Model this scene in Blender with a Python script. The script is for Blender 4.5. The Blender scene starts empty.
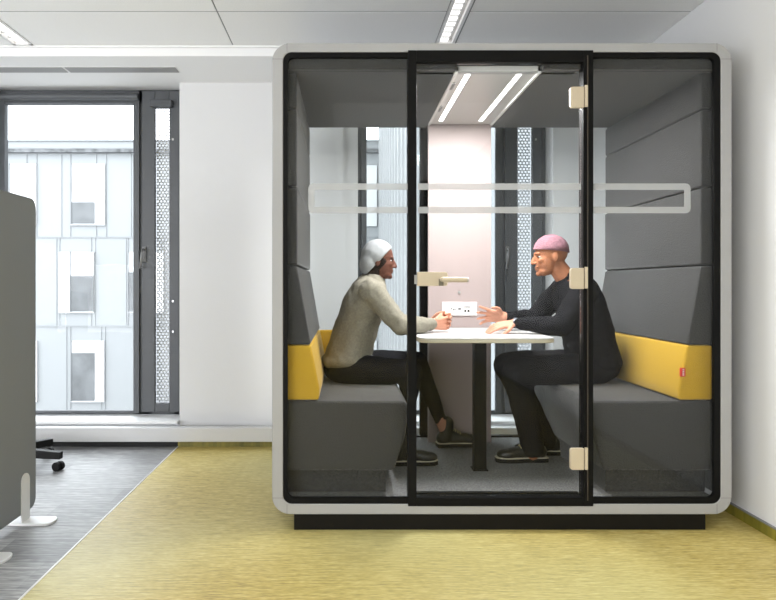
import bpy, bmesh, math, random
from mathutils import Vector, Matrix
random.seed(7)
C = bpy.context.scene.collection
K = 1.1                      # metres of depth per unit of reduced depth d
EYE = 1.156
def P(x, y, d):              # measured point of the place at reduced depth d
    return Vector(((x-345)/600*d, K*d, EYE-(y-285)/600*d))

# ---------------------------------------------------------------- camera, world, lights, exposure
cam = bpy.data.cameras.new('camera'); camo = bpy.data.objects.new('camera', cam); C.objects.link(camo)
camo.location = (0, 0, EYE); camo.rotation_euler = (math.radians(90), 0, 0)
cam.sensor_width = 36; cam.lens = 36*600*K/776; cam.shift_x = 43/776; cam.shift_y = -15/776; cam.clip_end = 300
bpy.context.scene.camera = camo
sc = bpy.context.scene
sc.view_settings.view_transform = 'Standard'; sc.view_settings.look = 'None'
sc.view_settings.gamma = 1; sc.view_settings.exposure = -0.14
w = bpy.data.worlds.new('overcast_sky'); sc.world = w; w.use_nodes = True
bg = w.node_tree.nodes['Background']; bg.inputs[0].default_value = (0.90, 0.95, 1, 1); bg.inputs[1].default_value = 8.0
def area(name, loc, size, sy, power, rot=(0, 0, 0), col=(1, 1, 1)):
    l = bpy.data.lights.new(name, 'AREA'); l.shape = 'RECTANGLE'; l.size = size; l.size_y = sy; l.energy = power; l.color = col
    o = bpy.data.objects.new(name, l); C.objects.link(o); o.location = loc; o.rotation_euler = rot
    return o
area('ceiling_area_light', (-2.0, -1.2, 2.66), 1.6, 4.0, 30)
area('ceiling_area_light', (0.7, -1.2, 2.66), 1.6, 4.0, 30)
area('side_fill_light', (-5.8, -0.6, 1.5), 6.0, 2.3, 240, (0, math.radians(-112), 0), (.95, .97, 1)).data.size = 2.3  # added fill at the left wall, which has no window
bpy.data.objects['side_fill_light'].data.size_y = 6.0
area('rear_fill_light', (-3.6, -3.9, 1.35), 4.6, 2.5, 440, (math.radians(112), 0, 0), (.95, .97, 1))  # unseen fill added behind the viewer, tilted up to brighten the ceiling

# ---------------------------------------------------------------- materials
def mat(name, col, rough=0.6, metal=0.0, spec=0.5, noise=None, bump=None, emit=None, sheen=0):
    """noise=(scale, amount) varies the colour; bump=(scale, strength)"""
    m = bpy.data.materials.new(name); m.use_nodes = True
    nt = m.node_tree; b = nt.nodes['Principled BSDF']
    b.inputs['Base Color'].default_value = (*col, 1); b.inputs['Roughness'].default_value = rough
    b.inputs['Metallic'].default_value = metal; b.inputs['Specular IOR Level'].default_value = spec
    tc = nt.nodes.new('ShaderNodeTexCoord')
    if noise:
        n = nt.nodes.new('ShaderNodeTexNoise'); n.inputs['Scale'].default_value = noise[0]; n.inputs['Detail'].default_value = 3
        nt.links.new(tc.outputs['Object'], n.inputs['Vector'])
        r = nt.nodes.new('ShaderNodeValToRGB'); a = noise[1]
        r.color_ramp.elements[0].position = .3; r.color_ramp.elements[1].position = .7
        r.color_ramp.elements[0].color = (*[max(0, c*(1-a)) for c in col], 1)
        r.color_ramp.elements[1].color = (*[min(1, c*(1+a)) for c in col], 1)
        nt.links.new(n.outputs['Fac'], r.inputs[0]); nt.links.new(r.outputs[0], b.inputs['Base Color'])
    if bump:
        n2 = nt.nodes.new('ShaderNodeTexNoise'); n2.inputs['Scale'].default_value = bump[0]
        nt.links.new(tc.outputs['Object'], n2.inputs['Vector'])
        bp = nt.nodes.new('ShaderNodeBump'); bp.inputs['Strength'].default_value = bump[1]; bp.inputs['Distance'].default_value = .01
        nt.links.new(n2.outputs['Fac'], bp.inputs['Height']); nt.links.new(bp.outputs[0], b.inputs['Normal'])
    if sheen:
        b.inputs['Sheen Weight'].default_value = sheen; b.inputs['Sheen Roughness'].default_value = .35
    if emit:
        b.inputs['Emission Color'].default_value = (*emit[0], 1); b.inputs['Emission Strength'].default_value = emit[1]
    return m

def carpet(name, ramp, sx, sy, big, tiles=None, pale=None):
    m = bpy.data.materials.new(name); m.use_nodes = True
    nt = m.node_tree; b = nt.nodes['Principled BSDF']; L = nt.links.new
    b.inputs['Roughness'].default_value = .5; b.inputs['Specular IOR Level'].default_value = .7
    tc = nt.nodes.new('ShaderNodeTexCoord')
    def noise(scale, s, det=2):
        mp = nt.nodes.new('ShaderNodeMapping'); mp.inputs['Scale'].default_value = s
        n = nt.nodes.new('ShaderNodeTexNoise'); n.inputs['Scale'].default_value = scale; n.inputs['Detail'].default_value = det
        L(tc.outputs['Object'], mp.inputs[0]); L(mp.outputs[0], n.inputs['Vector']); return n.outputs['Fac']
    a = noise(1, (sx, sy, 1), 3); g = noise(1, (sx*3.5, sy*1.7, 1), 1); bgn = noise(big, (1, 1, 1))
    br = nt.nodes.new('ShaderNodeTexBrick'); br.inputs['Scale'].default_value = 1
    br.inputs['Color1'].default_value = (.42, .42, .42, 1); br.inputs['Color2'].default_value = (.6, .6, .6, 1)
    br.inputs['Mortar'].default_value = (.5, .5, .5, 1); br.inputs['Mortar Size'].default_value = 0
    br.inputs['Brick Width'].default_value = .5 if not tiles else tiles[0]; br.inputs['Row Height'].default_value = .25 if not tiles else tiles[1]
    L(tc.outputs['Object'], br.inputs['Vector'])
    def mix(f, A, B):
        x = nt.nodes.new('ShaderNodeMix'); x.inputs[0].default_value = f; L(A, x.inputs[2]); L(B, x.inputs[3]); return x.outputs[0]
    v = mix(.4, a, g); v = mix(.22, v, bgn); v = mix(.42 if tiles else .1, v, br.outputs[0])
    r = nt.nodes.new('ShaderNodeValToRGB'); r.color_ramp.elements[0].position = .36; r.color_ramp.elements[1].position = .64
    r.color_ramp.elements[0].color = (*ramp[0], 1); r.color_ramp.elements[1].color = (*ramp[-1], 1)
    if len(ramp) == 3:
        e = r.color_ramp.elements.new(.5); e.color = (*ramp[1], 1)
    L(v, r.inputs[0])
    if pale:                                               # soft drifts of a paler, greener tone
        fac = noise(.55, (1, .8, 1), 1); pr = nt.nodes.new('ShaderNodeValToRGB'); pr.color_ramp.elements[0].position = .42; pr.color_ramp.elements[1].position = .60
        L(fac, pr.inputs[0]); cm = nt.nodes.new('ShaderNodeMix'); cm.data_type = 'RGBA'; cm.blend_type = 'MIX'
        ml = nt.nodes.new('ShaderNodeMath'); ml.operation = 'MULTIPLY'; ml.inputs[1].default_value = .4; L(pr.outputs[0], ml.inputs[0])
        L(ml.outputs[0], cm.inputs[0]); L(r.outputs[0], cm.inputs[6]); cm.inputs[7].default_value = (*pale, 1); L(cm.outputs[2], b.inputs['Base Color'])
    else: L(r.outputs[0], b.inputs['Base Color'])
    bp = nt.nodes.new('ShaderNodeBump'); bp.inputs['Strength'].default_value = .35; bp.inputs['Distance'].default_value = .01
    L(v, bp.inputs['Height']); L(bp.outputs[0], b.inputs['Normal'])
    return m

def glass(name, tint=(.93, .95, .95), f0=.5):
    m = bpy.data.materials.new(name); m.use_nodes = True; nt = m.node_tree; nt.nodes.clear(); L = nt.links.new
    out = nt.nodes.new('ShaderNodeOutputMaterial'); t = nt.nodes.new('ShaderNodeBsdfTransparent'); g = nt.nodes.new('ShaderNodeBsdfGlossy')
    t.inputs[0].default_value = (*tint, 1); g.inputs['Roughness'].default_value = 0.0; g.inputs[0].default_value = (1, 1, 1, 1)
    fr = nt.nodes.new('ShaderNodeFresnel'); fr.inputs[0].default_value = 1.45
    mu = nt.nodes.new('ShaderNodeMath'); mu.operation = 'MULTIPLY'; mu.inputs[1].default_value = f0
    mx = nt.nodes.new('ShaderNodeMixShader')
    L(fr.outputs[0], mu.inputs[0]); L(mu.outputs[0], mx.inputs[0]); L(t.outputs[0], mx.inputs[1]); L(g.outputs[0], mx.inputs[2]); L(mx.outputs[0], out.inputs[0])
    return m

def perforated(name):
    m = bpy.data.materials.new(name); m.use_nodes = True; nt = m.node_tree; L = nt.links.new
    b = nt.nodes['Principled BSDF']; b.inputs['Base Color'].default_value = (.55, .56, .57, 1)
    out = nt.nodes['Material Output']; tc = nt.nodes.new('ShaderNodeTexCoord')
    sep = nt.nodes.new('ShaderNodeSeparateXYZ'); L(tc.outputs['Object'], sep.inputs[0])
    def M(op, a, b_=None):
        n = nt.nodes.new('ShaderNodeMath'); n.operation = op
        for i, v in enumerate((a, b_)):
            if v is None: continue
            if isinstance(v, (int, float)): n.inputs[i].default_value = v
            else: L(v, n.inputs[i])
        return n.outputs[0]
    def dots(ox, oz, p=.026):
        u = M('ADD', M('DIVIDE', sep.outputs[0], p), ox); v = M('ADD', M('DIVIDE', sep.outputs[2], p*1.732), oz)
        fu = M('SUBTRACT', M('FRACT', u), .5); fv = M('MULTIPLY', M('SUBTRACT', M('FRACT', v), .5), 1.732)
        return M('SQRT', M('ADD', M('MULTIPLY', fu, fu), M('MULTIPLY', fv, fv)))
    hole = M('LESS_THAN', M('MINIMUM', dots(0, 0), dots(.5, .5)), .37)
    t = nt.nodes.new('ShaderNodeBsdfTransparent'); mx = nt.nodes.new('ShaderNodeMixShader')
    L(hole, mx.inputs[0]); L(b.outputs[0], mx.inputs[1]); L(t.outputs[0], mx.inputs[2]); L(mx.outputs[0], out.inputs[0])
    return m

M = dict(
    wall=mat('white_plaster', (.75, .75, .755), .85, bump=(60, .04)),
    darkwall=mat('grey_plaster', (.3, .3, .3), .85),
    ceil=mat('ceiling_board', (.94, .94, .935), .9, noise=(140, .03), bump=(200, .08)),
    bulk=mat('painted_bulkhead', (.90, .90, .90), .8),
    seam=mat('seam_grey', (.30, .30, .30), .8),
    duct=mat('duct_white_metal', (.62, .62, .62), .45),
    sill=mat('sill_white', (.85, .85, .85), .4),
    dark=mat('dark_void', (.02, .02, .02), .8),
    frame=mat('window_grey_aluminium', (.088, .093, .10), .42, spec=.4),
    vent=mat('vent_grey', (.32, .32, .32), .5),
    skirt=carpet('olive_skirting_carpet', ((.12, .11, .008), (.30, .25, .03)), 14, 14, 3),
    podw=mat('pod_shell_pale_metal', (.37, .37, .375), .38, spec=.4),
    black=mat('black_aluminium', (.007, .007, .007), .5, spec=.08),
    plinth=mat('black_plinth', (.01, .009, .007), .6, spec=.1),
    felt=mat('charcoal_felt', (.064, .063, .063), .95, spec=.1, noise=(150, .4), bump=(150, .4), sheen=.4),
    yellow=mat('mustard_wool', (.56, .34, .035), .9, spec=.15, noise=(300, .16), bump=(260, .3), sheen=.35),
    podfloor=mat('pod_carpet_grey', (.20, .20, .20), .95, noise=(130, .5), bump=(200, .5)),
    pink=mat('blush_laminate', (.40, .325, .315), .5),
    white=mat('white_laminate', (.60, .59, .58), .35),
    ply=mat('pale_edge_band', (.62, .56, .42), .5),
    cream=mat('cream_metal', (.56, .475, .35), .4, spec=.5),
    greyplastic=mat('grey_plastic', (.2, .2, .2), .5),
    whiteplastic=mat('white_plastic', (.82, .81, .80), .35),
    glass=glass('pod_glass', (.94, .95, .95), .26),
    glass2=glass('window_glass', (.97, .98, .98), .08),
    perf=perforated('perforated_metal'),
    lamp=mat('lamp_diffuser', (.9, .9, .9), .5, emit=((1, .99, .97), 9.0)),
    lamp2=mat('louvre_diffuser', (.9, .9, .9), .5, emit=((1, .99, .97), 1.7)),
    screen=mat('grey_screen_felt', (.27, .28, .29), .95, spec=.1, noise=(300, .06), bump=(300, .1)),
    bracket=mat('white_bracket', (.80, .80, .80), .35),
    chrome=mat('grey_metal', (.5, .5, .5), .3, metal=.8),
    rubber=mat('black_rubber', (.012, .012, .012), .5, spec=.15),
    facade=mat('pale_facade_panels', (.205, .211, .214), .8),
    facline=mat('facade_joint', (.178, .183, .187), .8),
    rough=mat('gravel_ledge', (.09, .092, .095), .9, noise=(6, .5)),
    facwhite=mat('white_reveal', (.42, .42, .42), .6),
    facglass=mat('facade_window_glass', (.07, .073, .076), .3, noise=(1.6, .35)),
    fins=mat('white_fins', (.27, .27, .27), .6),
    facgrey=mat('wing_grey', (.16, .165, .17), .7),
    ground=mat('pale_paving', (.3, .3, .3), .9),
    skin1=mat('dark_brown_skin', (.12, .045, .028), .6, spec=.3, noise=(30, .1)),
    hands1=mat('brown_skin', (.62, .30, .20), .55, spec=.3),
    skin2=mat('warm_brown_skin', (.38, .15, .075), .6, spec=.3, noise=(30, .12)),
    sweater=mat('beige_melange_wool', (.27, .25, .20), .95, spec=.1, noise=(90, .12)),
    jeans=mat('black_denim', (.012, .012, .014), .9, spec=.06, noise=(8, .15)),
    blacktop=mat('black_jersey', (.011, .011, .013), .9, spec=.06),
    hair=mat('near_black_hair', (.02, .013, .01), .8, spec=.15),
    hood=mat('pale_grey_cloth', (.33, .34, .35), .8),
    pinkcap=mat('dusty_pink_knit', (.27, .13, .16), .9, noise=(60, .2), bump=(120, .5)),
    leather=mat('black_leather', (.020, .019, .015), .38, spec=.5, bump=(60, .2)),
    lace=mat('olive_laces', (.42, .36, .2), .8),
    solewhite=mat('cream_sole_line', (.55, .5, .38), .6),
    shirt=mat('pale_shirt', (.68, .70, .74), .8),
    eyewhite=mat('eye_white', (.5, .48, .45), .3),
    red=mat('red_tag', (.65, .04, .03), .6),
    silverwatch=mat('watch_metal', (.10, .11, .13), .4, metal=.6),
    dred=mat('tag_lettering', (.9, .8, .78), .6),
)
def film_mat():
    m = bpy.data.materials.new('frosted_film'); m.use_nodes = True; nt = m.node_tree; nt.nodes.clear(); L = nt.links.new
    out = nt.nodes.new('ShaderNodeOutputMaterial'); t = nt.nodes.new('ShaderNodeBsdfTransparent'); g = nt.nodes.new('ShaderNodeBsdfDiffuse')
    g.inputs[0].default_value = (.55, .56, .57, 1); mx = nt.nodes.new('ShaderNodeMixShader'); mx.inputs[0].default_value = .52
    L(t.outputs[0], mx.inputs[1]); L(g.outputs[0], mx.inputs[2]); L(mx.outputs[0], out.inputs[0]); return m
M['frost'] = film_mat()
M['grey_carpet'] = carpet('grey_streaked_carpet', ((.07, .07, .072), (.25, .25, .255), (.62, .62, .62)), 5, 55, 1.2, (.5, .25))
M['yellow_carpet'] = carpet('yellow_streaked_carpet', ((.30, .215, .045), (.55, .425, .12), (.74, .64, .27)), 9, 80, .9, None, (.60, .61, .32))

# ---------------------------------------------------------------- mesh helpers
def box(bm, x0, x1, y0, y1, z0, z1):
    v = [bm.verts.new((x, y, z)) for x in (x0, x1) for y in (y0, y1) for z in (z0, z1)]
    for f in ((0, 1, 3, 2), (4, 6, 7, 5), (0, 4, 5, 1), (2, 3, 7, 6), (0, 2, 6, 4), (1, 5, 7, 3)):
        bm.faces.new([v[i] for i in f])
    return bm
def dbox(bm, x0, x1, d0, d1, z0, z1): return box(bm, x0, x1, K*d0, K*d1, z0, z1)
def prism(bm, pts, a0, a1, axis='y'):
    """closed outline extruded; for 'y' outline is (x,z), for 'z' it is (x,y), for 'x' it is (y,z)"""
    def q(p, a):
        return {'y': (p[0], a, p[1]), 'z': (p[0], p[1], a), 'x': (a, p[0], p[1])}[axis]
    A = [bm.verts.new(q(p, a0)) for p in pts]; B = [bm.verts.new(q(p, a1)) for p in pts]
    n = len(pts); bm.faces.new(A); bm.faces.new(B[::-1])
    for i in range(n): bm.faces.new((A[i], B[i], B[(i+1) % n], A[(i+1) % n]))
    return bm
def rrect(x0, x1, z0, z1, r, n=8, corners=(1, 1, 1, 1)):
    out = []
    for k, (cx, cz, a) in enumerate(((x1-r, z1-r, 0), (x0+r, z1-r, 90), (x0+r, z0+r, 180), (x1-r, z0+r, 270))):
        if not corners[k]:
            out.append(((x1, x0, x0, x1)[k], (z1, z1, z0, z0)[k])); continue
        for i in range(n+1):
            t = math.radians(a+90*i/n); out.append((cx+r*math.cos(t), cz+r*math.sin(t)))
    return out
def ringprism(bm, outer, inner, y0, y1):
    n = len(outer)
    L = [[bm.verts.new((p[0], y, p[1])) for p in pts] for pts, y in ((outer, y0), (inner, y0), (outer, y1), (inner, y1))]
    for i in range(n):
        j = (i+1) % n
        bm.faces.new((L[0][i], L[0][j], L[1][j], L[1][i])); bm.faces.new((L[2][i], L[3][i], L[3][j], L[2][j]))
        bm.faces.new((L[0][i], L[2][i], L[2][j], L[0][j])); bm.faces.new((L[1][i], L[1][j], L[3][j], L[3][i]))
    return bm
def tube(bm, pts, rs, n=14):
    """tapered tube with round ends through points"""
    if isinstance(rs, (int, float)): rs = [rs]*len(pts)
    pts = [Vector(p) for p in pts]; rings = []
    for i, p in enumerate(pts):
        t = (pts[min(i+1, len(pts)-1)]-pts[max(i-1, 0)]).normalized()
        up = Vector((0, 0, 1)) if abs(t.z) < .9 else Vector((1, 0, 0))
        a = t.cross(up).normalized(); b = t.cross(a).normalized()
        rings.append([bm.verts.new(p+(a*math.cos(2*math.pi*k/n)+b*math.sin(2*math.pi*k/n))*rs[i]) for k in range(n)])
    for A, B in zip(rings, rings[1:]):
        for k in range(n): bm.faces.new((A[k], A[(k+1) % n], B[(k+1) % n], B[k]))
    bm.faces.new(rings[0][::-1]); bm.faces.new(rings[-1])
    return bm
def ell(bm, c, r, fwd=(1, 0, 0), up=(0, 0, 1), sub=3):
    f = Vector(fwd).normalized(); s = Vector(up).cross(f).normalized(); u = f.cross(s)
    m = Matrix((( f.x*r[0], s.x*r[1], u.x*r[2], c[0]), (f.y*r[0], s.y*r[1], u.y*r[2], c[1]), (f.z*r[0], s.z*r[1], u.z*r[2], c[2]), (0, 0, 0, 1)))
    bmesh.ops.create_icosphere(bm, subdivisions=sub, radius=1, matrix=m)
    return bm
def caps(bm, pts, rs):
    """chain of overlapping spheres and frusta (to be voxel-merged)"""
    pts = [Vector(p) for p in pts]
    if isinstance(rs, (int, float)): rs = [rs]*len(pts)
    for p, r in zip(pts, rs): ell(bm, p, (r, r, r), sub=2)
    for i in range(len(pts)-1): tube(bm, [pts[i], pts[i+1]], [rs[i], rs[i+1]], 16)
    return bm
def NB(): return bmesh.new()
LOC = {}
def origin(o):
    v = Vector((0, 0, 0))
    while o is not None: v += o.location; o = o.parent
    return v
def tag(o, label=None, cat=None, group=None, kind=None):
    for k, v in (('label', label), ('category', cat), ('group', group), ('kind', kind)):
        if v: o[k] = v
    return o
def obj(name, bm, m, parent=None, smooth=False, bevel=None, seg=2, keep=False):
    bmesh.ops.recalc_face_normals(bm, faces=bm.faces)
    if parent is None and not keep:
        xs = [v.co.x for v in bm.verts]; ys = [v.co.y for v in bm.verts]; zs = [v.co.z for v in bm.verts]
        org = Vector(((min(xs)+max(xs))/2, (min(ys)+max(ys))/2, min(zs)))
    else: org = origin(parent)
    bmesh.ops.translate(bm, vec=-org, verts=bm.verts)
    me = bpy.data.meshes.new(name); bm.to_mesh(me); bm.free()
    for mm in (m if isinstance(m, (list, tuple)) else [m]): me.materials.append(mm)
    o = bpy.data.objects.new(name, me); C.objects.link(o); o.parent = parent
    if parent is None and not keep: o.location = org
    if smooth: me.shade_smooth()
    if bevel:
        md = o.modifiers.new('bevel', 'BEVEL'); md.width = bevel; md.segments = seg; md.limit_method = 'ANGLE'; md.angle_limit = math.radians(40)
        md.harden_normals = False
        if seg > 2: me.shade_smooth()
    return o
def thing(name, loc, label, cat, group=None):
    o = bpy.data.objects.new(name, None); C.objects.link(o); o.location = loc; o.empty_display_size = .1
    return tag(o, label, cat, group)
def struct(name, bm, m, **k):
    return tag(obj(name, bm, m, **k), kind='structure')
def copy_tree(o, parent=None):
    c = o.copy(); C.objects.link(c); c.parent = parent
    for ch in list(o.children): copy_tree(ch, c)
    return c

# ---------------------------------------------------------------- room shell
XR, XL, YF = 1.956, -6.0, -4.0          # right wall, left wall, wall behind the viewer
SX = -1.195
YW = K*4.39; YG = K*4.57; YO = K*4.66
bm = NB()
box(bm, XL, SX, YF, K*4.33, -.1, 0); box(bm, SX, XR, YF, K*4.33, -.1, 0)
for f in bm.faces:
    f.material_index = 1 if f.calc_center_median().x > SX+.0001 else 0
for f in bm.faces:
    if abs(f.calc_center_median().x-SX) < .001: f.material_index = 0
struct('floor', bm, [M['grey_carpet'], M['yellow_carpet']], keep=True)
struct('trim_1', box(NB(), SX-.004, SX+.004, YF, K*4.30, 0, .003), M['whiteplastic'])
struct('wall_right', box(NB(), XR, XR+.15, YF-.1, YO, 0, 2.9), M['wall'])
struct('wall_left', box(NB(), XL-.15, XL, YF-.1, YO, 0, 2.9), M['wall'])
struct('wall_front', box(NB(), XL, XR, YF-.15, YF, 0, 2.9), M['darkwall'])
W = [(-5.373, -3.945), (-2.639, -1.211), (.095, 1.523)]
bm = NB()
edges = [XL]+[e for a in W for e in a]+[XR]
for i in range(0, len(edges), 2):
    x0, x1 = edges[i], edges[i+1]
    if abs(x1-.095) < .01:
        box(bm, x0, -.012, YW, YO, -.1, 2.9); box(bm, -.012, x1, YW+.03, YO, -.1, 2.9)
    elif i == len(edges)-2: box(bm, x0, x1, YW, YO, -.1, 2.9)
    else: box(bm, x0, x1, YW, YO, -.1, 2.9)
for a, b in W: box(bm, a, b, K*4.42, YO, -.1, .13)
for a, b in W: box(bm, a, b, YG, YO, 2.655, 2.9)
struct('wall_back', bm, M['wall'], keep=True)
# ceiling with joints
bm = NB(); g = .004
xs = [XL, -4.77, -3.42, -2.135, -2.005, -.722, .578, .705, XR]
ys = [YF, -2.63, -1.49, -.35, .79, 1.93, 2.83, K*3.39, K*3.87]
for i in range(len(xs)-1):
    if i in (3, 6): continue
    for j in range(len(ys)-1):
        box(bm, xs[i]+g, xs[i+1]-g, ys[j]+g*1.6, ys[j+1]-(g*1.6 if j < len(ys)-2 else 0), 2.70, 2.7025)
struct('ceiling', bm, M['ceil'], keep=True)
bm = NB()
for i in range(len(xs)-1):
    if i not in (3, 6): box(bm, xs[i], xs[i+1], YF, K*3.87, 2.7045, 2.712)
struct('ceiling_void', bm, M['seam'], keep=True)
struct('ceiling_slab', box(NB(), XL, XR, YF, K*3.87, 2.76, 2.80), M['seam'])
struct('ceiling_bulkhead', box(NB(), XL, XR, K*3.885, YG, 2.637, 2.90), M['bulk'], bevel=.004)
struct('trim_2', box(NB(), XL, XR, K*3.868, K*3.885, 2.69, 2.90), M['bulk'])
# skirting duct along the window wall, sill
struct('trim_3', dbox(NB(), XL, 1.956, 4.25, 4.31, .044, .143), M['duct'], bevel=.004)
struct('trim_4', dbox(NB(), XL, 1.956, 4.31, 4.388, .03, .125), M['dark'])
struct('baseboard_back', dbox(NB(), XL, SX, 4.29, 4.32, 0, .044), M['dark'])
struct('baseboard_back_olive', dbox(NB(), SX, XR, 4.29, 4.32, 0, .044), M['skirt'])
for n, (a, b) in enumerate(W):
    struct('trim_%d' % (5+n), dbox(NB(), a, b, 4.335, 4.56, .150, .172), M['sill'], bevel=.003)
bs = struct('baseboard_right', box(NB(), XR-.012, XR, YF, K*4.24, 0, .05), M['skirt'])
struct('trim_8', box(NB(), XR-.014, XR, YF, K*4.24, .05, .056), M['greyplastic'])

# ---------------------------------------------------------------- windows
def wx(x): return (x-345)/600*4.57
def wz(y): return EYE-(y-285)/600*4.57
def make_window(name, x_off):
    ox = x_off                          # offset of this window from the second one
    bm = NB(); X = lambda x: wx(x)+ox
    y0, y1 = YG-.02, YG+.05
    bm = NB()
    L_, R_, T, B = .097+ox, 1.521+ox, 2.634, .174
    for (a, b, c, d) in ((L_, X(364), B, T), (X(496), X(512), B, T), (X(533), R_, B, T)): box(bm, a, b, y0, y1, c, d)
    box(bm, X(364), R_, y0, y1, wz(104), T); box(bm, X(364), R_, y0, y1, B, wz(411)-.0)
    root = tag(obj(name, bm, M['frame'], bevel=.004), kind='structure')
    bm = NB(); ys0, ys1 = YG-.045, YG-.019
    for (a, b) in ((X(361), X(366.5)), (X(494), X(500))): box(bm, a, b, ys0, ys1, wz(412), wz(93))
    box(bm, X(366.5), X(494), ys0, ys1, wz(412), wz(409.5)); box(bm, X(366.5), X(494), ys0, ys1, wz(105), wz(93))
    obj('fixed_sash', bm, M['frame'], root, bevel=.004)
    bm = NB()
    for (a, b) in ((X(503), X(516)), (X(530), X(540))): box(bm, a, b, ys0-.01, ys1, wz(411), wz(93))
    box(bm, X(516), X(530), ys0-.01, ys1, wz(411), wz(402)); box(bm, X(516), X(530), ys0-.01, ys1, wz(110), wz(93))
    sash = obj('opening_sash', bm, M['frame'], root, bevel=.005)
    bm = NB(); tube(bm, [(X(500), ys0-.025, wz(99.5)), (X(363), ys0-.025, wz(99.5))], .026, 18)
    obj('blind_roller', bm, M['frame'], root, smooth=False)
    bm = NB(); box(bm, X(512), X(534), ys0-.06, ys0-.012, wz(110), wz(103))
    obj('blind_cassette', bm, M['frame'], root, bevel=.01)
    obj('glass_pane', box(NB(), X(365), X(495), YG+.005, YG+.012, wz(411), wz(101)), M['glass2'], root)
    obj('perforated_panel', box(NB(), X(515), X(531), YG+.02, YG+.023, wz(403), wz(109)), M['perf'], root)
    bm = NB(); box(bm, X(503.5), X(507.5), ys0-.022, ys0-.010, wz(262), wz(247))
    h = obj('window_handle', bm, M['greyplastic'], root, bevel=.003)
    bm = NB(); tube(bm, [(X(505.5), ys0-.02, wz(250)), (X(505.5), ys0-.055, wz(250)), (X(505), ys0-.06, wz(254)), (X(503.5), ys0-.06, wz(269))], .009, 10)
    obj('handle_lever', bm, M['greyplastic'], h, smooth=True)
    for z in (140, 300, 330): 
        obj('screw_cap', box(NB(), X(533), X(534.5), ys0-.014, ys0-.009, wz(z+2), wz(z)), M['chrome'], root)
    return root
make_window('window_1', -5.468); make_window('window_2', -2.734); make_window('window_3', 0)

# ---------------------------------------------------------------- ceiling lights and vent
def ceiling_light(x0, x1, y0, y1, label):
    t = thing('ceiling_light', ((x0+x1)/2, (y0+y1)/2, 2.70), label, 'ceiling light', 'recessed linear lights in the white ceiling')
    bm = NB(); box(bm, x0, x0+.018, y0, y1, 2.698, 2.735); box(bm, x1-.018, x1, y0, y1, 2.698, 2.735)
    box(bm, x0, x1, y1-.018, y1, 2.698, 2.735); box(bm, x0, x1, y0, y0+.018, 2.698, 2.735)
    obj('housing', bm, M['whiteplastic'], t)
    obj('reflector', box(NB(), x0+.018, x1-.018, y0+.018, y1-.018, 2.728, 2.734), M['white'], t)
    obj('diffuser', box(NB(), x0+.03, x1-.045, y0+.03, y1-.03, 2.712, 2.724), M['lamp2'], t)
    for i in range(34):
        yy = y0+.04+i*(y1-y0-.08)/34; obj('louvre_blade', box(NB(), x0+.025, x1-.04, yy, yy+.004, 2.702, 2.712), M['chrome'], t)
    return t
ceiling_light(.58, .70, 1.4, K*3.86, 'recessed linear ceiling light with crystal louvre running towards the glass pod')
ceiling_light(-2.133, -2.007, 1.4, K*3.86, 'recessed linear ceiling light in the upper left corner above the window')
t = thing('linear_vent', (-2.5, K*4.12, 2.637), 'long grey slot air vent in the lowered ceiling above the left window', 'air vent')
for a, b in ((-4.2, -1.925), (-1.905, -1.153)):
    obj('vent_slot', dbox(NB(), a, b, 4.075, 4.17, 2.632, 2.6365), M['vent'], t)
    obj('vent_rim', dbox(NB(), a-.006, b+.006, 4.065, 4.18, 2.6345, 2.6368), M['whiteplastic'], t)

# ---------------------------------------------------------------- outside
DF = 21.5
def fx(x): return (x-345)/600*DF
def fz(y): return EYE-(y-285)/600*DF
bld = thing('office_building', (0, K*DF, -6), 'pale blue-white panelled office building with punched windows seen across the courtyard', 'building')
bm = NB(); box(bm, -26, fx(386), K*DF+.15, K*DF+8, -6, fz(150))
obj('facade_wall', bm, M['facade'], bld)
obj('parapet', box(NB(), -26, fx(386), K*DF+.1, K*DF+8, fz(148.5), fz(140.5)), M['facade'], bld)
obj('parapet_cap', box(NB(), -26, fx(386), K*DF+.02, K*DF+8, fz(140.5), fz(139.6)), M['facline'], bld)
obj('gravel_ledge', box(NB(), -26, fx(386), K*DF-.05, K*DF+1, fz(152.5), fz(148.8)), M['rough'], bld)
obj('roof_plant_screen', box(NB(), -26, fx(386), K*DF+6, K*DF+9, fz(141), fz(124)), M['facade'], bld)
bm = NB()
for yy in (237, 326.5, 415): box(bm, -26, fx(386), K*DF+.12, K*DF+.16, fz(yy+.5), fz(yy-.5))
for yy0, yy1, xsj in ((153, 237, (35, 69, 105, 170, 205, 240, 275, 310, 350)), (237.5, 326, (58, 94, 127, 163, 200, 235, 270, 305, 340)), (327, 415, (69, 104, 140, 175, 210, 245, 280, 315, 350))):
    for xx in xsj+tuple(v-180 for v in xsj): box(bm, fx(xx-.2), fx(xx+.2), K*DF+.125, K*DF+.16, fz(yy1), fz(yy0))
obj('panel_joints', bm, M['facline'], bld)
def fac_window(x0, x1, y0, y1, gx0, gx1, gy):
    r = obj('facade_window', box(NB(), fx(x0), fx(x1), K*DF+.06, K*DF+.2, fz(y1), fz(y0)), M['facwhite'], bld)
    obj('pane', box(NB(), fx(gx0), fx(gx1), K*DF+.04, K*DF+.06, fz(y1-1.5), fz(gy)), M['facglass'], r)
    obj('blind', box(NB(), fx(gx0), fx(gx1), K*DF+.03, K*DF+.06, fz(gy), fz(y0+1.2)), M['facwhite'], r)
    obj('pane_edge', box(NB(), fx(gx0-.5), fx(gx0+.4), K*DF+.02, K*DF+.06, fz(y1-1), fz(y0)), M['facglass'], r)
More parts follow.
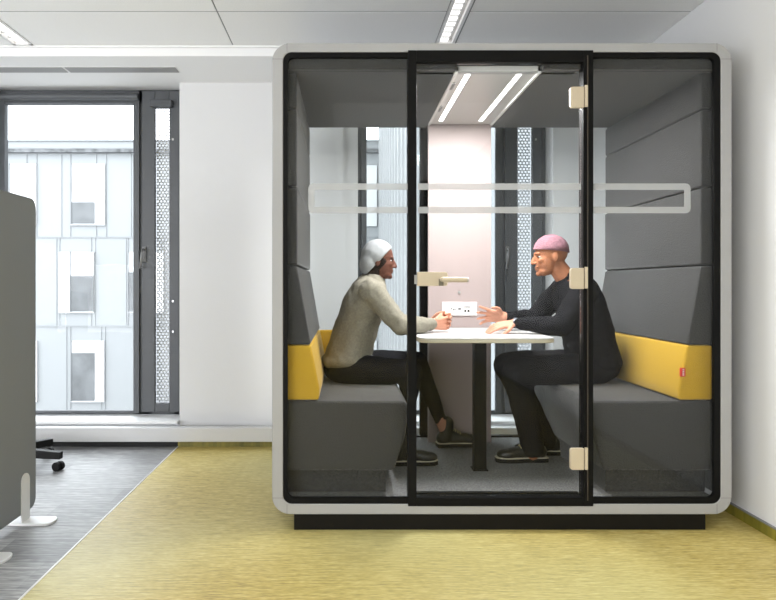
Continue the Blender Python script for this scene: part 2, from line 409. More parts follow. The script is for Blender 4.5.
for a in ((70, 104, 163.5, 225, 71, 94, 202), (8, 35, 163.5, 225, 9, 24, 210), (58, 93, 252, 313, 70, 93, 276), (127, 163, 252, 313, 128, 150, 272), (70, 103.5, 341, 402.5, 71, 94, 353),
          (4, 36, 341, 402.5, 5, 28, 366), (-8, 24, 252, 313, -7, 16, 280), (-70, -38, 163.5, 225, -69, -48, 200), (-80, -48, 341, 402, -79, -58, 370),
          (170, 204, 163.5, 225, 171, 195, 200), (240, 274, 163.5, 225, 241, 265, 205), (200, 234, 252, 313, 211, 234, 276), (270, 304, 252, 313, 281, 304, 276),
          (176, 209, 341, 402, 177, 200, 360), (246, 279, 341, 402, 247, 270, 360), (352, 377, 165, 226, 352.5, 364, 205), (341, 377, 252, 313, 342, 356, 290), (341, 377, 341, 402, 342, 362, 360)):
    fac_window(*a)
wing = thing('fin_clad_wing', (fx(386), K*17, -6), 'white wing with tall vertical fins seen through the rear glass of the pod', 'building')
XW = fx(386)
obj('wing_wall', box(NB(), XW+.05, XW+12, K*9, K*DF+.0, -6, fz(95)), M['facgrey'], wing)
obj('wing_roof_eave', box(NB(), XW-.9, XW+12, K*9, K*DF-.1, fz(95), fz(90)), M['facwhite'], wing)
for i in range(15):
    yy = K*(9.3+i*.84); obj('fin', box(NB(), XW-.28, XW, yy, yy+.14, -6, fz(95)), M['fins'], wing)
for z in (4.6, 1.6, -1.4, -4.0):
    obj('floor_band', box(NB(), XW-.06, XW, K*9, K*DF, z-.12, z+.12), M['facwhite'], wing)
struct('ground', box(NB(), -60, 60, YO+1, 90, -6.3, -6), M['ground'])

# ---------------------------------------------------------------- glass meeting pod
D0, D1 = 2.83, 4.05
s = D0/600
PXL, PXR = (272-345)*s, (732-345)*s; CX = (PXL+PXR)/2
PZ1 = EYE+(285-43)*s; PZ0 = EYE-(514.5-285)*s
def px(x): return (x-345)*s
def pz(y): return EYE-(y-285)*s
pod = thing('meeting_pod', (CX, K*3.44, 0), 'freestanding glass fronted acoustic meeting pod with a pale rounded frame on a black plinth', 'meeting pod')
bm = ringprism(NB(), rrect(PXL, PXR, PZ0, PZ1, .085, 10), rrect(px(283), px(721), pz(504), pz(52), .042, 10), K*D0, K*D1)
obj('outer_shell', bm, M['podw'], pod, bevel=.005, seg=2)
bm = NB()
for x in (284.5, 720): pass
box(bm, px(294), px(706), K*(D0+.004), K*(D1-.05), 0.0, PZ0)
obj('plinth', bm, M['plinth'], pod)
for xx in (287, 717):
    for z0, z1 in ((pz(52), PZ1-.002), (PZ0+.002, pz(504))):
        obj('shell_joint', box(NB(), px(xx)-.0012, px(xx)+.0012, K*D0-.0006, K*D0+.01, z0, z1), M['greyplastic'], pod)
for yy in (59, 498):
    for x0, x1 in ((PXL+.002, px(283)), (px(721), PXR-.002)):
        obj('shell_joint', box(NB(), x0, x1, K*D0-.0006, K*D0+.01, pz(yy)-.0012, pz(yy)+.0012), M['greyplastic'], pod)
bm = ringprism(NB(), rrect(px(283)-.001, px(721)+.001, pz(504)-.001, pz(52)+.001, .043, 10), rrect(px(287.5), px(715), pz(498), pz(57), .03, 10), K*(D0+.004), K*(D0+.022))
obj('front_gasket', bm, M['black'], pod)
# lining (roof, side and rear frame)
ZI = 2.185
bm = NB(); dbox(bm, px(283), -.292, D0+.05, D1-.03, .13, 2.24); obj('side_lining', bm, M['felt'], pod)
bm = NB(); dbox(bm, 2*CX+.292, px(721), D0+.05, D1-.03, .13, 2.24); obj('side_lining', bm, M['felt'], pod)
obj('floor_carpet', dbox(NB(), px(283), px(721), D0+.05, D1-.02, .115, .14), M['podfloor'], pod)
obj('threshold', dbox(NB(), px(416), px(583), D0+.05, D0+.075, .12, .158), M['black'], pod)
obj('roof_lining', dbox(NB(), px(283), px(721), D0+.05, 3.93, ZI+.03, 2.25), M['felt'], pod)
TL, TR = .535, .946                                    # light tray
for a, b in ((-.292, TL), (TR, 2*CX+.292)):
    obj('ceiling_cushion', dbox(NB(), a, b, D0+.055, 3.93, ZI, ZI+.03), M['felt'], pod, bevel=.008)
    obj('header_cushion', dbox(NB(), a, b, D0+.03, D0+.06, ZI-.0, 2.24), M['felt'], pod, bevel=.006)
tray = obj('light_tray', dbox(NB(), TL, TR, 2.90, 3.86, ZI+.005, ZI+.03), M['white'], pod)
bm = NB(); dbox(bm, TL-.002, TL+.012, 2.90, 3.86, ZI-.003, ZI+.03); dbox(bm, TR-.012, TR+.002, 2.90, 3.86, ZI-.003, ZI+.03)
obj('tray_rim', bm, M['whiteplastic'], tray)
for x in (.603, .855):
    obj('light_strip', dbox(NB(), x-.012, x+.012, 2.93, 3.78, ZI+.004, ZI+.006), M['lamp'], tray)
    lt = area('pod_strip_light', (0, 0, 0), .024, .58, 29, (0, 0, 0), (1, .99, .98)); lt.parent = pod; lt.location = Vector((x, K*3.20, ZI+.003))-pod.location
for x, d0 in ((.552, 3.07), (.552, 3.47)):
    obj('fan_slot', dbox(NB(), x-.012, x+.012, d0, d0+.09, ZI-.001, ZI+.006), M['greyplastic'], tray)
obj('door_top_reflection', dbox(NB(), px(418), px(581), D0+.075, D0+.10, ZI+.0, 2.225), M['podw'], pod)  # pale strip standing in for a reflection along the top of the door glass
# rear wall of the pod: panel, posts, glass
panel = obj('back_panel', dbox(NB(), .537, .944, 3.875, 3.90, .14, ZI+.03), M['pink'], pod, bevel=.002)
for a, b in ((.50, .58), (.90, .966), (-.31, -.285), (2*CX+.285, 2*CX+.31)):
    obj('rear_post', dbox(NB(), a, b, 4.0, 4.04, .14, 2.24), M['black'], pod)
obj('rear_rail', dbox(NB(), px(283), px(721), 3.99, 4.04, 2.25, 2.275), M['black'], pod)
obj('rear_rail', dbox(NB(), px(283), px(721), 4.0, 4.04, .11, .15), M['black'], pod)
for a, b in ((-.285, .50), (.966, 2*CX+.285)):
    obj('rear_glass', dbox(NB(), a, b, 4.015, 4.022, .15, 2.25), M['glass2'], pod)
pl = obj('socket_plate', box(NB(), *[v for v in ((442-345)/600*3.872, (477-345)/600*3.872)], K*3.875-.008, K*3.875-.0005, EYE-(315.5-285)/600*3.872, EYE-(302-285)/600*3.872), M['whiteplastic'], panel, bevel=.002)
def on_panel(x, y, w_, h_, name, m, par, th=.003):
    a = (x-345)/600*3.87; z = EYE-(y-285)/600*3.87; yy = K*3.875-.008
    return obj(name, box(NB(), a-w_/2, a+w_/2, yy-th, yy+.001, z-h_/2, z+h_/2), m, par, bevel=.001)
for x in (451.5, 453.5): on_panel(x, 308.5+(x-451.5)*.4, .007, .012, 'power_socket', M['greyplastic'], pl)
on_panel(455, 309.5, .006, .010, 'power_socket', M['greyplastic'], pl)
on_panel(459.5, 308.7, .018, .014, 'data_socket', M['greyplastic'], pl)
on_panel(466.8, 306.8, .044, .007, 'usb_charger', M['vent'], pl)
for x in (465.2, 468.4): on_panel(x, 310.9, .012, .012, 'data_socket', M['black'], pl)
a = (459.3-345)/600*3.87; z = EYE-(292.3-285)/600*3.87
obj('switch_button', tube(NB(), [(a, K*3.875-.006, z), (a, K*3.875, z)], .009, 16), M['chrome'], panel)
# door frame and front glass
bm = NB(); box(bm, px(408), px(416.5), K*D0-.006, K*(D0+.05), pz(506), pz(50.5)); box(bm, px(583), px(593), K*D0-.006, K*(D0+.05), pz(506), pz(50.5))
box(bm, px(416.5), px(583), K*D0-.006, K*(D0+.05), pz(62), pz(50.5)); box(bm, px(416.5), px(583), K*D0-.006, K*(D0+.05), pz(506), pz(497.5))
obj('door_frame', bm, M['black'], pod, bevel=.002)
bm = NB()
for x in (587, ): box(bm, px(x)-.002, px(x)+.002, K*D0-.012, K*D0-.004, pz(500), pz(56))
obj('door_frame_groove', bm, mat('bronze_edge', (.05, .04, .03), .4), pod)
yg0 = K*(D0+.012); yg1 = yg0+.008
gl = obj('front_glass', box(NB(), px(287), px(409), yg0, yg1, pz(499), pz(56)), M['glass'], pod)
gr = obj('front_glass', box(NB(), px(592), px(716), yg0, yg1, pz(499), pz(56)), M['glass'], pod)
door = obj('glass_door', box(NB(), px(417.5), px(582), yg0, yg1, pz(496.5), pz(63)), M['glass'], pod)
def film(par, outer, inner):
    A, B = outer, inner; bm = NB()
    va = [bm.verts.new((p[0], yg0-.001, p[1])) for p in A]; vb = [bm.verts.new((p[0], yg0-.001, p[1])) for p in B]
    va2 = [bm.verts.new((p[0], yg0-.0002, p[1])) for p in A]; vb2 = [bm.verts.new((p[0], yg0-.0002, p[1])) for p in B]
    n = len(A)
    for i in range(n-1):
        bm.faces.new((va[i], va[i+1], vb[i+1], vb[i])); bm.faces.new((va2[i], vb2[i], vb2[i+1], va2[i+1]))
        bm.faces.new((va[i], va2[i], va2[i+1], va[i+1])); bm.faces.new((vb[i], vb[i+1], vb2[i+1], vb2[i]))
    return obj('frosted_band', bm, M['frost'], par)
def cshape(x_out, x_end, sgn, o):
    r = (5-o)*s; xo = px(x_out)+sgn*o*s; pts = [(px(x_end), pz(183+o))]
    r = max(r, .004)
    for i in range(7):
        t = math.radians(90*i/6); pts.append((xo+sgn*(r-r*math.sin(t)), pz(183+o)-(r-r*math.cos(t))))
    for i in range(7):
        t = math.radians(90*i/6); pts.append((xo+sgn*(r-r*math.cos(t)), pz(213-o)+(r-r*math.sin(t))))
    pts.append((px(x_end), pz(213-o))); return pts
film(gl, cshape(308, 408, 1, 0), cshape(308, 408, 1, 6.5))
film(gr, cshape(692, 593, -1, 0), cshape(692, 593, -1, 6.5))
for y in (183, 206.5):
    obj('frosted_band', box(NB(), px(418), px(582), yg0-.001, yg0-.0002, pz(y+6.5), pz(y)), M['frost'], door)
for y0, y1 in ((87, 108), (268, 289), (448, 469.5)):
    h = obj('hinge', prism(NB(), rrect(px(570), px(583.5), pz(y1), pz(y0), .012, 5, (0, 1, 1, 0)), yg0-.022, yg0-.002), M['cream'], door, bevel=.002)
    obj('hinge_knuckle', box(NB(), px(584), px(586.8), yg0-.03, yg0-.004, pz(y1-.5), pz(y0-1)), M['cream'], h, bevel=.002)
lock = obj('lock_case', prism(NB(), rrect(px(417), px(447.5), pz(286), pz(272), .014, 6, (1, 0, 0, 1)), yg0-.03, yg0-.002), M['cream'], door, bevel=.002)
obj('lock_cylinder', box(NB(), px(438.2), px(443), yg0-.032, yg0-.028, pz(285.8), pz(279)), mat('dull_brass_grey', (.16, .14, .1), .5), lock)  # darker brass-grey part of the lock
bm = NB(); tube(bm, [(px(441.5), yg0-.028, pz(279.6)), (px(441.5), yg0-.06, pz(279.6))], .011); tube(bm, [(px(440.5), yg0-.062, pz(279.6)), (px(465), yg0-.062, pz(279.8))], .0125, 18)
obj('lever_handle', bm, M['cream'], lock, bevel=.002)
obj('lever_cap', tube(NB(), [(px(465), yg0-.062, pz(279.8)), (px(466.3), yg0-.062, pz(279.8))], .0118, 18), M['chrome'], lock)
obj('strike_plate', box(NB(), px(414.2), px(416.8), K*D0-.008, K*D0-.002, pz(284), pz(275)), M['chrome'], door)

# ---------------------------------------------------------------- upholstered benches
def bench(side, label):
    """side 1: left bench; -1: mirrored about the pod's middle"""
    f = (lambda x: x) if side == 1 else (lambda x: 2*CX-x)
    t = thing('upholstered_bench', (f(0), K*3.37, .14), label, 'bench', None)
    q = lambda pts: [(f(x), z) for x, z in pts]
    obj('seat', prism(NB(), q([(-.288, .262), (.236, .262), (.292, .44), (.306, .575), (.285, .598), (-.288, .598)]), K*2.885, K*3.95), M['felt'], t, bevel=.014, seg=3)
    obj('kick_base', prism(NB(), q([(-.288, .14), (.20, .14), (.20, .262), (-.288, .262)]), K*2.95, K*3.94), M['felt'], t)
    lum = obj('lumbar_cushion', prism(NB(), q([(-.288, .602), (-.125, .602), (-.122, .66), (-.163, .866), (-.288, .866)]), K*2.885, K*3.90), M['yellow'], t, bevel=.012, seg=3)
    zs = [(.870, -.165, 1.247, -.231), (1.255, -.229, 1.622, -.229), (1.630, -.231, 1.997, -.231), (2.005, -.231, 2.180, -.231)]
    for z0, x0, z1, x1 in zs:
        obj('back_cushion', prism(NB(), q([(-.288, z0), (x0, z0), (x1, z1), (-.288, z1)]), K*2.885, K*3.95), M['felt'], t, bevel=.009, seg=3)
    obj('rear_bolster', prism(NB(), q([(-.17, .602), (-.03, .602), (-.03, .862), (-.17, .862)]), K*3.91, K*3.95), M['yellow'], t, bevel=.008)
    if side == -1:
        xx = f(-.144); yy = K*2.885
        tg = obj('cloth_tag', box(NB(), xx-.012, xx+.010, yy-.006, yy+.01, EYE-91.5/208, EYE-83/208), M['red'], lum, bevel=.001)
        tg.rotation_euler = (0, 0, 0)
        bm = NB()
        for k in range(4): box(bm, xx-.005, xx+.003, yy-.0068, yy-.006, EYE-(90.3-k*1.8)/208, EYE-(89.3-k*1.8)/208)
        obj('tag_lettering', bm, M['dred'], lum)
bench(1, 'left charcoal felt bench with mustard lumbar cushion, under the person in beige')
bench(-1, 'right charcoal felt bench with mustard lumbar cushion and small red tag')

# ---------------------------------------------------------------- table
tb = thing('meeting_table', (CX, K*3.45, .14), 'white topped table with pale edge and one dark leg inside the pod', 'table')
out = rrect(.385, 2*CX-.385, K*3.09, K*3.87, .07, 8, (0, 0, 1, 1))
obj('tabletop', prism(NB(), out, .876, .881, 'z'), M['white'], tb)
obj('edge_band', prism(NB(), out, .856, .8758, 'z'), M['ply'], tb, bevel=.004)
obj('leg', dbox(NB(), .708, .774, 3.28, 3.34, .14, .856), M['black'], tb, bevel=.003)
obj('foot_plate', dbox(NB(), .70, .782, 3.272, 3.348, .14, .146), M['black'], tb)

# ---------------------------------------------------------------- desk screen
SXF = -1.56
sc_t = thing('partition_screen', (SXF, K*2.1, 0), 'tall grey fabric partition screen standing on white feet at the left edge', 'screen')
y0, y1 = K*1.5, K*3.03
obj('screen_panel', prism(NB(), rrect(y0, y1, .045, 1.588, .05, 8), SXF-.035, SXF, 'x'), M['screen'], sc_t, bevel=.004)
for da, db in ((2.875, 2.975), (2.475, 2.575), (1.7, 1.8)):
    fo = obj('foot', prism(NB(), [(SXF-.16, K*da), (SXF+.12, K*da)]+[(SXF+.12+.03*math.sin(math.pi*i/8), K*(da+(db-da)*(1-math.cos(math.pi*i/8))/2)) for i in range(1, 8)]+[(SXF+.12, K*db), (SXF-.16, K*db)], 0, .012, 'z'), M['bracket'], sc_t, bevel=.003)
    c = K*(da+db)/2-.005
    pts = [(c-.04, .012), (c+.04, .012)]+[(c+.04*math.cos(math.pi*i/10), .20+.04*math.sin(math.pi*i/10)) for i in range(11)]
    obj('upright_plate', prism(NB(), pts, SXF+.0005, SXF+.008, 'x'), M['bracket'], fo, bevel=.002)

# ---------------------------------------------------------------- office chair behind the screen
cx, cy = -2.13, K*3.76
oc = thing('office_chair', (cx, cy, 0), 'black office chair whose caster pokes out behind the grey screen', 'chair')
obj('column', tube(NB(), [(cx, cy, .08), (cx, cy, .42)], .025), M['chrome'], oc, smooth=False)
ell_b = NB(); prism(ell_b, rrect(cx-.25, cx+.09, cy-.2, cy+.2, .07, 6), .42, .48, 'z')
obj('seat', ell_b, M['blacktop'], oc, bevel=.02, seg=3)
bk = NB(); prism(bk, rrect(cy-.2, cy+.2, .62, 1.1, .07, 6), cx-.30, cx-.25, 'x')
obj('backrest', bk, M['blacktop'], oc, bevel=.02, seg=3)
obj('back_support', tube(NB(), [(cx-.1, cy, .42), (cx-.31, cy, .44), (cx-.312, cy, .8)], .018), M['rubber'], oc)
for k in range(5):
    a = math.radians(-4+72*k); dx, dy = math.cos(a), math.sin(a); R_ = .365
    bm = NB(); side = Vector((-dy, dx, 0))
    p0 = Vector((cx, cy, .12)); p1 = Vector((cx+dx*R_, cy+dy*R_, .095))
    vs = []
    for p, w_, h0, h1 in ((p0, .030, -.035, .025), (p1, .022, -.022, .022)):
        for sg in (-1, 1):
            for h in (h0, h1): vs.append(bm.verts.new(p+side*w_*sg+Vector((0, 0, h))))
    for f in ((0, 1, 3, 2), (4, 6, 7, 5), (0, 4, 5, 1), (2, 3, 7, 6), (0, 2, 6, 4), (1, 5, 7, 3)): bm.faces.new([vs[i] for i in f])
    lg = obj('base_arm', bm, M['rubber'], oc, bevel=.005)
    w0 = p1-Vector((dx*.02, dy*.02, 0)); wc = Vector((w0.x, w0.y, .028))
    wd = Vector((.35, 1, 0)).normalized()
    bm = NB(); tube(bm, [wc-wd*.028, wc-wd*.008], .028, 20); tube(bm, [wc+wd*.008, wc+wd*.028], .028, 20)
    cs = obj('caster', bm, M['rubber'], lg, bevel=.003)
# ---------------------------------------------------------------- people
def remesh(name, bm, m, parent, voxel, smooth_it=6, loc=None, disp=None, label=None):
    org = origin(parent) if parent else loc
    bmesh.ops.translate(bm, vec=-org, verts=bm.verts)
    me = bpy.data.meshes.new('tmp'); bm.to_mesh(me); bm.free()
    o = bpy.data.objects.new('tmp', me); C.objects.link(o)
    r = o.modifiers.new('r', 'REMESH'); r.mode = 'VOXEL'; r.voxel_size = voxel
    sm = o.modifiers.new('s', 'SMOOTH'); sm.factor = .5; sm.iterations = smooth_it
    if disp:
        tx = bpy.data.textures.new('folds', 'CLOUDS'); tx.noise_scale = disp[0]
        d = o.modifiers.new('d', 'DISPLACE'); d.texture = tx; d.strength = disp[1]; d.mid_level = .5
    dg = bpy.context.evaluated_depsgraph_get(); dg.update()
    out = bpy.data.meshes.new_from_object(o.evaluated_get(dg)); out.name = name
    bpy.data.objects.remove(o, do_unlink=True); bpy.data.meshes.remove(me)
    out.materials.clear()
    for mm in (m if isinstance(m, (list, tuple)) else [m]): out.materials.append(mm)
    out.shade_smooth()
    q = bpy.data.objects.new(name, out); C.objects.link(q); q.parent = parent
    if not parent: q.location = org
    return q

def torso(bm, rings, F, inset=0):
    """rings: (x, z, half depth, half width); centre plane at y=F; bands follow the spine"""
    n = 28; R = []
    for i, (x, z, rd, rw) in enumerate(rings):
        a = rings[max(i-1, 0)]; b = rings[min(i+1, len(rings)-1)]
        t = Vector((b[0]-a[0], 0, b[1]-a[1])).normalized(); fwd = Vector((t.z, 0, -t.x))
        R.append([bm.verts.new(Vector((x, F, z))+fwd*(rd-inset)*math.cos(2*math.pi*k/n)+Vector((0, 1, 0))*(rw-inset)*math.sin(2*math.pi*k/n)) for k in range(n)])
    for A, B in zip(R, R[1:]):
        for k in range(n): bm.faces.new((A[k], A[(k+1) % n], B[(k+1) % n], B[k]))
    bm.faces.new(R[0][::-1]); bm.faces.new(R[-1])

def head(bm, c, f, u, neck, S=1.0):
    f = Vector(f).normalized(); s_ = Vector(u).cross(f).normalized(); u = f.cross(s_)
    q = lambda a, b, d=0: Vector(c)+f*a*S+u*b*S+s_*d*S
    ell(bm, q(-.012, .025), (.094, .074, .088), f, u)
    ell(bm, q(.028, -.025), (.062, .060, .085), f, u)
    ell(bm, q(.045, -.082), (.040, .046, .030), f, u)
    ell(bm, q(.078, -.095), (.017, .020, .016), f, u, 2)
    ell(bm, q(.074, .022), (.018, .048, .012), f, u, 2)          # brow
    caps(bm, [q(.086, .010), q(.103, -.020), q(.106, -.030)], [.008, .011, .012])
    for sg in (-1, 1):
        ell(bm, q(.100, -.033, .012*sg), (.009, .008, .007), f, u, 2)
        ell(bm, q(.062, -.02, .036*sg), (.022, .018, .020), f, u, 2)
        ell(bm, q(-.008, -.012, .074*sg), (.018, .010, .030), f, u, 2)
    ell(bm, q(.086, -.056), (.012, .024, .0065), f, u, 2); ell(bm, q(.084, -.069), (.012, .021, .007), f, u, 2)
    caps(bm, [q(-.025, -.05), neck], [.052, .058])
    return q

def hand(bm, wrist, d, n, side, curl, spread=.10, thumb=.7, L=1.0):
    """d towards the fingers, n palm normal (out of the palm), side=+1/-1 thumb side; curl per finger in degrees"""
    d = Vector(d).normalized(); n = Vector(n); n = (n-d*n.dot(d)).normalized(); t = d.cross(n)*side      # t: towards the thumb
    W_ = Vector(wrist)
    for k in range(4):                                     # palm from four metacarpals
        o_ = (1.5-k)*.0205*L
        caps(bm, [W_+t*o_*.55, W_+d*.085*L+t*o_], [.0145*L, .0115*L])
    ell(bm, W_+d*.045*L, (.045*L, .038*L, .013*L), d, n, 2)
    lens = [(.040, .024, .020), (.045, .028, .021), (.041, .026, .020), (.032, .020, .018)]
    for k in range(4):
        o_ = (1.5-k)*.0205*L; p = W_+d*.085*L+t*o_; dirn = (d+t*(1.5-k)*spread).normalized(); pts = [p]; a = 0
        for j, l in enumerate(lens[k]):
            a += math.radians(curl[k]*(.55, 1.0, .7)[j]); v = dirn*math.cos(a)+n*math.sin(a); p = p+v*l*L; pts.append(p)
        caps(bm, pts, [.0098*L, .0088*L, .008*L, .0068*L])
    b = W_+d*.022*L+t*.024*L; v = (d*.75+t*thumb+n*.35).normalized()
    p1 = b+v*.040*L; p2 = p1+(d*.95+t*thumb*.35+n*.4).normalized()*.030*L; p3 = p2+(d+n*.5).normalized()*.024*L
    caps(bm, [b, p1, p2, p3], [.015*L, .0115*L, .0098*L, .0078*L])

def shoe(parent, heel, toe_dir, L, high, names, z_floor, pitch=0):
    """heel: point on the floor under the heel's back"""
    d = Vector(toe_dir).normalized(); sd = Vector((0, 0, 1)).cross(d)
    H = Vector(heel)
    prof = [(0, .030), (.06, .036), (.2, .038), (.4, .034), (.62, .045), (.8, .046), (.93, .036), (1.0, .016)]
    def outline(grow):
        pts = [H+d*(t*L)+sd*(w_+grow) for t, w_ in prof]; pts += [H+d*(t*L)-sd*(w_+grow) for t, w_ in prof[::-1]]; return pts
    def slab(z0, z1, grow):
        bm = NB(); o_ = outline(grow); A = [bm.verts.new((p.x, p.y, z_floor+z0)) for p in o_]; B = [bm.verts.new((p.x, p.y, z_floor+z1)) for p in o_]
        bm.faces.new(A[::-1]); bm.faces.new(B)
        for i in range(len(o_)): j = (i+1) % len(o_); bm.faces.new((A[i], A[j], B[j], B[i]))
        return bm
    bm = NB(); q = lambda t, h, w_=0: H+d*t*L+sd*w_+Vector((0, 0, z_floor-H.z+h))
    ell(bm, q(.16, .055), (.048, .038, .045), d); ell(bm, q(.45, .05), (.085, .036, .038), d); ell(bm, q(.76, .042), (.066, .045, .034), d)
    ell(bm, q(.55, .05), (.09, .040, .036), d)
    caps(bm, [q(.20, .06), q(.24, high)], [.043, .043]); caps(bm, [q(.28, .085), q(.55, .05)], [.036, .034])
    up = remesh(names, bm, M['leather'], parent, .006, 4)
    obj('sole', slab(0, .024, .002), M['rubber'], up, bevel=.004)
    obj('sole_line', slab(.024, .029, .001), M['solewhite'], up)
    for k in range(5):
        t = .30+.055*k; h = .126-.13*(t-.28)
        bm = NB(); tube(bm, [q(t, h-.012, -.026), q(t+.015, h, 0), q(t, h-.012, .026)], .0045, 8); obj('lace', bm, M['lace'], up)
    return up

FL = .14
# ---- person in beige on the left bench, facing right
Fy = K*3.50
def A(x, y, d=3.5): p = P(x, y, d); return (p.x, p.y, p.z)
root_loc = Vector((.03, Fy, .60))
rings1 = [(.010, .625, .10, .165), (.010, .70, .125, .175), (.035, .80, .120, .160), (.07, .92, .112, .155), (.11, 1.04, .112, .175), (.145, 1.13, .095, .175), (.17, 1.185, .065, .11)]
hc = Vector(A(378.5, 260)); neck = Vector((.165, Fy, 1.17))
shn, shf = Vector((.145, Fy-.165, 1.125)), Vector((.155, Fy+.165, 1.125))
eln, elf = Vector((.315, Fy-.20, .925)), Vector((.33, Fy+.20, .925))
wrn, wrf = Vector((.505, Fy-.045, .930)), Vector((.505, Fy+.045, .930))
hipn, hipf = Vector((.02, Fy-.09, .675)), Vector((.02, Fy+.09, .675))
knn, knf = Vector((.375, K*3.36, .672)), Vector((.44, K*3.66, .690))
ann, anf = Vector((.315, K*3.40, .27)), Vector((.625, K*3.77, .245))
bm = NB()
torso(bm, rings1, Fy, .022); q1 = head(bm, hc, (1, 0, -.10), (.10, 0, 1), neck, .95)
for sh, el, wr, in ((shn, eln, wrn), (shf, elf, wrf)): caps(bm, [sh, el, wr+(wr-el).normalized()*.01], [.045, .037, .026])
for a, b, c in ((hipn, knn, ann), (hipf, knf, anf)): caps(bm, [a, b, c, c+Vector((0, 0, -.05))], [.07, .045, .033, .033])
hand(bm, wrn, (1, .35, .05), (0, 1, .15), 1, (48, 52, 55, 58), .02, .5)
hand(bm, wrf, (1, -.35, .22), (0, -1, .1), -1, (40, 46, 50, 52), .02, .5)
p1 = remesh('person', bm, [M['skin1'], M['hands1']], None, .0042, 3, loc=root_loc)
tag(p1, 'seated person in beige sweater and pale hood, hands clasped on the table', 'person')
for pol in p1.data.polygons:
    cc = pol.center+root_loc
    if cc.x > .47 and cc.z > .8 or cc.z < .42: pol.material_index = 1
bm = NB(); torso(bm, [(x, z, a+.012, b+.008) for x, z, a, b in rings1[1:]], Fy)
ell(bm, (.005, Fy, .715), (.145, .188, .06))
for sh, el, wr in ((shn, eln, wrn), (shf, elf, wrf)):
    mid = el.lerp(wr, .55); caps(bm, [sh, sh.lerp(el, .5), el, mid, wr.lerp(el, .06)], [.072, .062, .055, .047, .037])
caps(bm, [neck+Vector((-.01, 0, -.03)), neck+Vector((.0, 0, .015))], [.085, .068])
sw = remesh('sweater', bm, M['sweater'], p1, .009, 8, disp=(.07, .022))
bm = NB(); ell(bm, (.145, Fy-.02, .705), (.075, .16, .045), (1, 0, -.3)); remesh('shirt_hem', bm, M['shirt'], p1, .01, 3)
bm = NB(); ell(bm, (.0, Fy, .668), (.125, .18, .085))
for a, b, c in ((hipn, knn, ann), (hipf, knf, anf)):
    caps(bm, [a, a.lerp(b, .5), b, b.lerp(c, .45), c.lerp(b, .13)], [.090, .083, .064, .052, .037])
remesh('trousers', bm, M['jeans'], p1, .009, 6, disp=(.09, .012))
shoe(p1, (.255, K*3.39, FL), (1, .05, 0), .27, .15, 'boot', FL)
shoe(p1, (.575, K*3.765, FL), (1, .12, 0), .28, .15, 'boot', FL)
bm = NB()                                            # hood over the crown, running down to the nape
hf = Vector((1, 0, -.10)).normalized(); hu = Vector((.10, 0, 1)).normalized()
ell(bm, hc-hf*.010+hu*.026, (.097, .087, .094), (1, 0, .35), sub=4)
ell(bm, hc-hf*.048-hu*.022, (.062, .080, .088), hf, sub=4)
pn = Vector((-.72, 0, .69)).normalized()
bmesh.ops.bisect_plane(bm, geom=bm.verts[:]+bm.edges[:]+bm.faces[:], dist=1e-5, plane_co=hc+Vector((.004, 0, .0))-pn*.004, plane_no=pn, clear_inner=True)
bmesh.ops.holes_fill(bm, edges=[e for e in bm.edges if e.is_boundary], sides=0)
remesh('hood', bm, M['hood'], p1, .005, 5, disp=(.05, .006))
bm = NB(); ell(bm, hc-hf*.010+hu*.0, (.082, .076, .084), hf); caps(bm, [hc-hf*.025-hu*.03, neck+Vector((-.008, 0, .045))], [.064, .060])
remesh('hair', bm, M['hair'], p1, .006, 6)
def eyes(q, par, skin=None):
    for sg in (-1, 1):
        bm = NB(); ell(bm, q(.071, .002, .031*sg), (.010, .012, .006), sub=2); e = obj('eye', bm, M['eyewhite'], par, smooth=True)
        bm = NB(); ell(bm, q(.0795, .002, .0325*sg), (.004, .006, .0055), sub=2); obj('iris', bm, M['black'], e, smooth=True)
eyes(q1, p1)

# ---- person in black on the right bench, facing left
root_loc = Vector((1.42, Fy, .60))
rings2 = [(1.455, .625, .11, .175), (1.45, .70, .135, .185), (1.43, .80, .13, .175), (1.405, .92, .125, .175), (1.37, 1.04, .125, .19), (1.335, 1.13, .105, .185), (1.30, 1.195, .07, .12)]
hc2 = Vector(A(550, 256)); neck2 = Vector((1.29, Fy, 1.19))
shn, shf = Vector((1.335, Fy-.175, 1.13)), Vector((1.325, Fy+.175, 1.13))
eln, elf = Vector((1.195, Fy-.20, .925)), Vector((1.16, Fy+.21, .95))
wrn, wrf = Vector((.965, Fy-.10, .940)), Vector((.95, Fy+.10, .965))
hipn, hipf = Vector((1.44, Fy-.095, .68)), Vector((1.44, Fy+.095, .68))
knn, knf = Vector((.965, K*3.38, .672)), Vector((.975, K*3.62, .675))
ann, anf = Vector((1.075, K*3.44, .235)), Vector((1.20, K*3.60, .235))
bm = NB(); torso(bm, rings2, Fy, .022); q2 = head(bm, hc2, (-1, 0, -.12), (-.12, 0, 1), neck2)
for sh, el, wr in ((shn, eln, wrn), (shf, elf, wrf)): caps(bm, [sh, el, wr], [.047, .038, .027])
for a, b, c in ((hipn, knn, ann), (hipf, knf, anf)): caps(bm, [a, b, c, c+Vector((0, 0, -.05))], [.075, .05, .036, .036])
hand(bm, wrn, (-1, .05, -.18), (0, .35, -1), 1, (8, 14, 18, 22), .16, .9)
hand(bm, wrf, (-1, -.12, .10), (0, -1, -.35), 1, (6, 10, 14, 20), .20, .9)
p2 = remesh('person', bm, [M['skin2'], M['hands1']], None, .0042, 3, loc=root_loc)
for pol in p2.data.polygons:
    if (pol.center+root_loc).x < 1.02 and (pol.center+root_loc).z > .8: pol.material_index = 1
tag(p2, 'seated person in black leaning forward with both hands open over the table', 'person')
bm = NB(); torso(bm, [(x, z, a+.014, b+.01) for x, z, a, b in rings2[1:]], Fy); ell(bm, (1.455, Fy, .71), (.15, .20, .07))
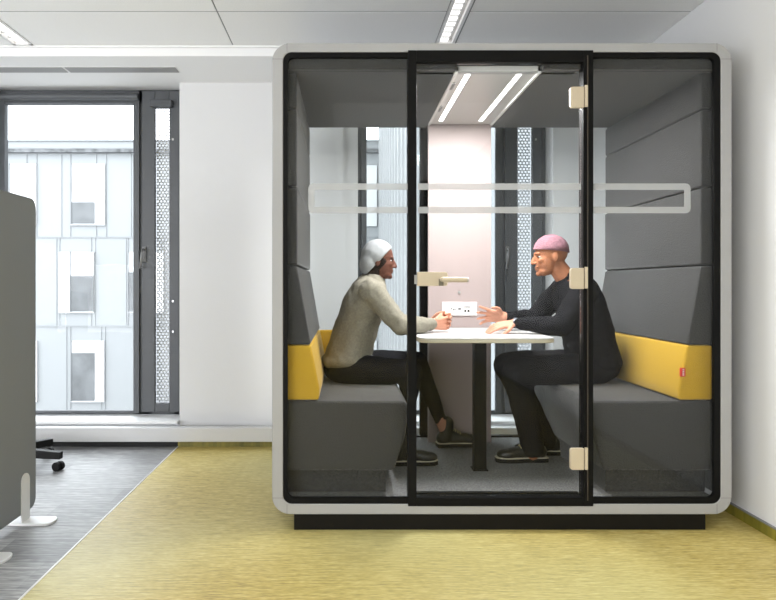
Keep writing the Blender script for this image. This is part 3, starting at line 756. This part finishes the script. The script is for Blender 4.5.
for sh, el, wr in ((shn, eln, wrn), (shf, elf, wrf)):
    mid = el.lerp(wr, .5); caps(bm, [sh, sh.lerp(el, .5), el, mid, wr.lerp(el, .10)], [.078, .068, .058, .047, .036])
caps(bm, [neck2+Vector((.02, 0, -.03)), neck2+Vector((.008, 0, .0))], [.085, .068])
remesh('black_top', bm, M['blacktop'], p2, .009, 8, disp=(.08, .018))
bm = NB(); ell(bm, (1.45, Fy, .672), (.135, .19, .075))
for a, b, c in ((hipn, knn, ann), (hipf, knf, anf)):
    caps(bm, [a, a.lerp(b, .5), b, b.lerp(c, .45), c.lerp(b, -.03)], [.092, .090, .080, .074, .064])
remesh('trousers', bm, M['jeans'], p2, .009, 6, disp=(.09, .014))
shoe(p2, (1.165, K*3.46, FL), (-1, -.03, 0), .30, .11, 'sneaker', FL)
shoe(p2, (1.30, K*3.60, FL), (-1, .03, 0), .285, .09, 'sneaker', FL)
bm = NB()
f2 = Vector((-1, 0, -.12)).normalized(); u2 = Vector((-.12, 0, 1)).normalized()
n = 26; R = []
for t, r in ((.028, .098), (.05, .097), (.08, .085), (.105, .062), (.122, .030), (.125, .004)):
    c0 = hc2+u2*(t+.0)-f2*(.010)
    R.append([bm.verts.new(c0+f2*(r*.5+r*.55)*math.cos(2*math.pi*k/n)+u2*(-.022*math.cos(2*math.pi*k/n)*-1 if t < .03 else 0)+Vector((0, 1, 0))*r*.84*math.sin(2*math.pi*k/n)) for k in range(n)])
for a_, b_ in zip(R, R[1:]):
    for k in range(n): bm.faces.new((a_[k], a_[(k+1) % n], b_[(k+1) % n], b_[k]))
bm.faces.new(R[0][::-1]); bm.faces.new(R[-1])
obj('knitted_cap', bm, M['pinkcap'], p2, smooth=True)
eyes(q2, p2)
wd = (wrn-eln).normalized(); wc = wrn-wd*.004
wt = obj('wristwatch', tube(NB(), [wc-wd*.011, wc+wd*.011], .031, 24), M['silverwatch'], p2, bevel=.003)
obj('watch_face', tube(NB(), [wc+Vector((0, -.029, .006)), wc+Vector((0, -.036, .008))], .016, 20), M['black'], wt)
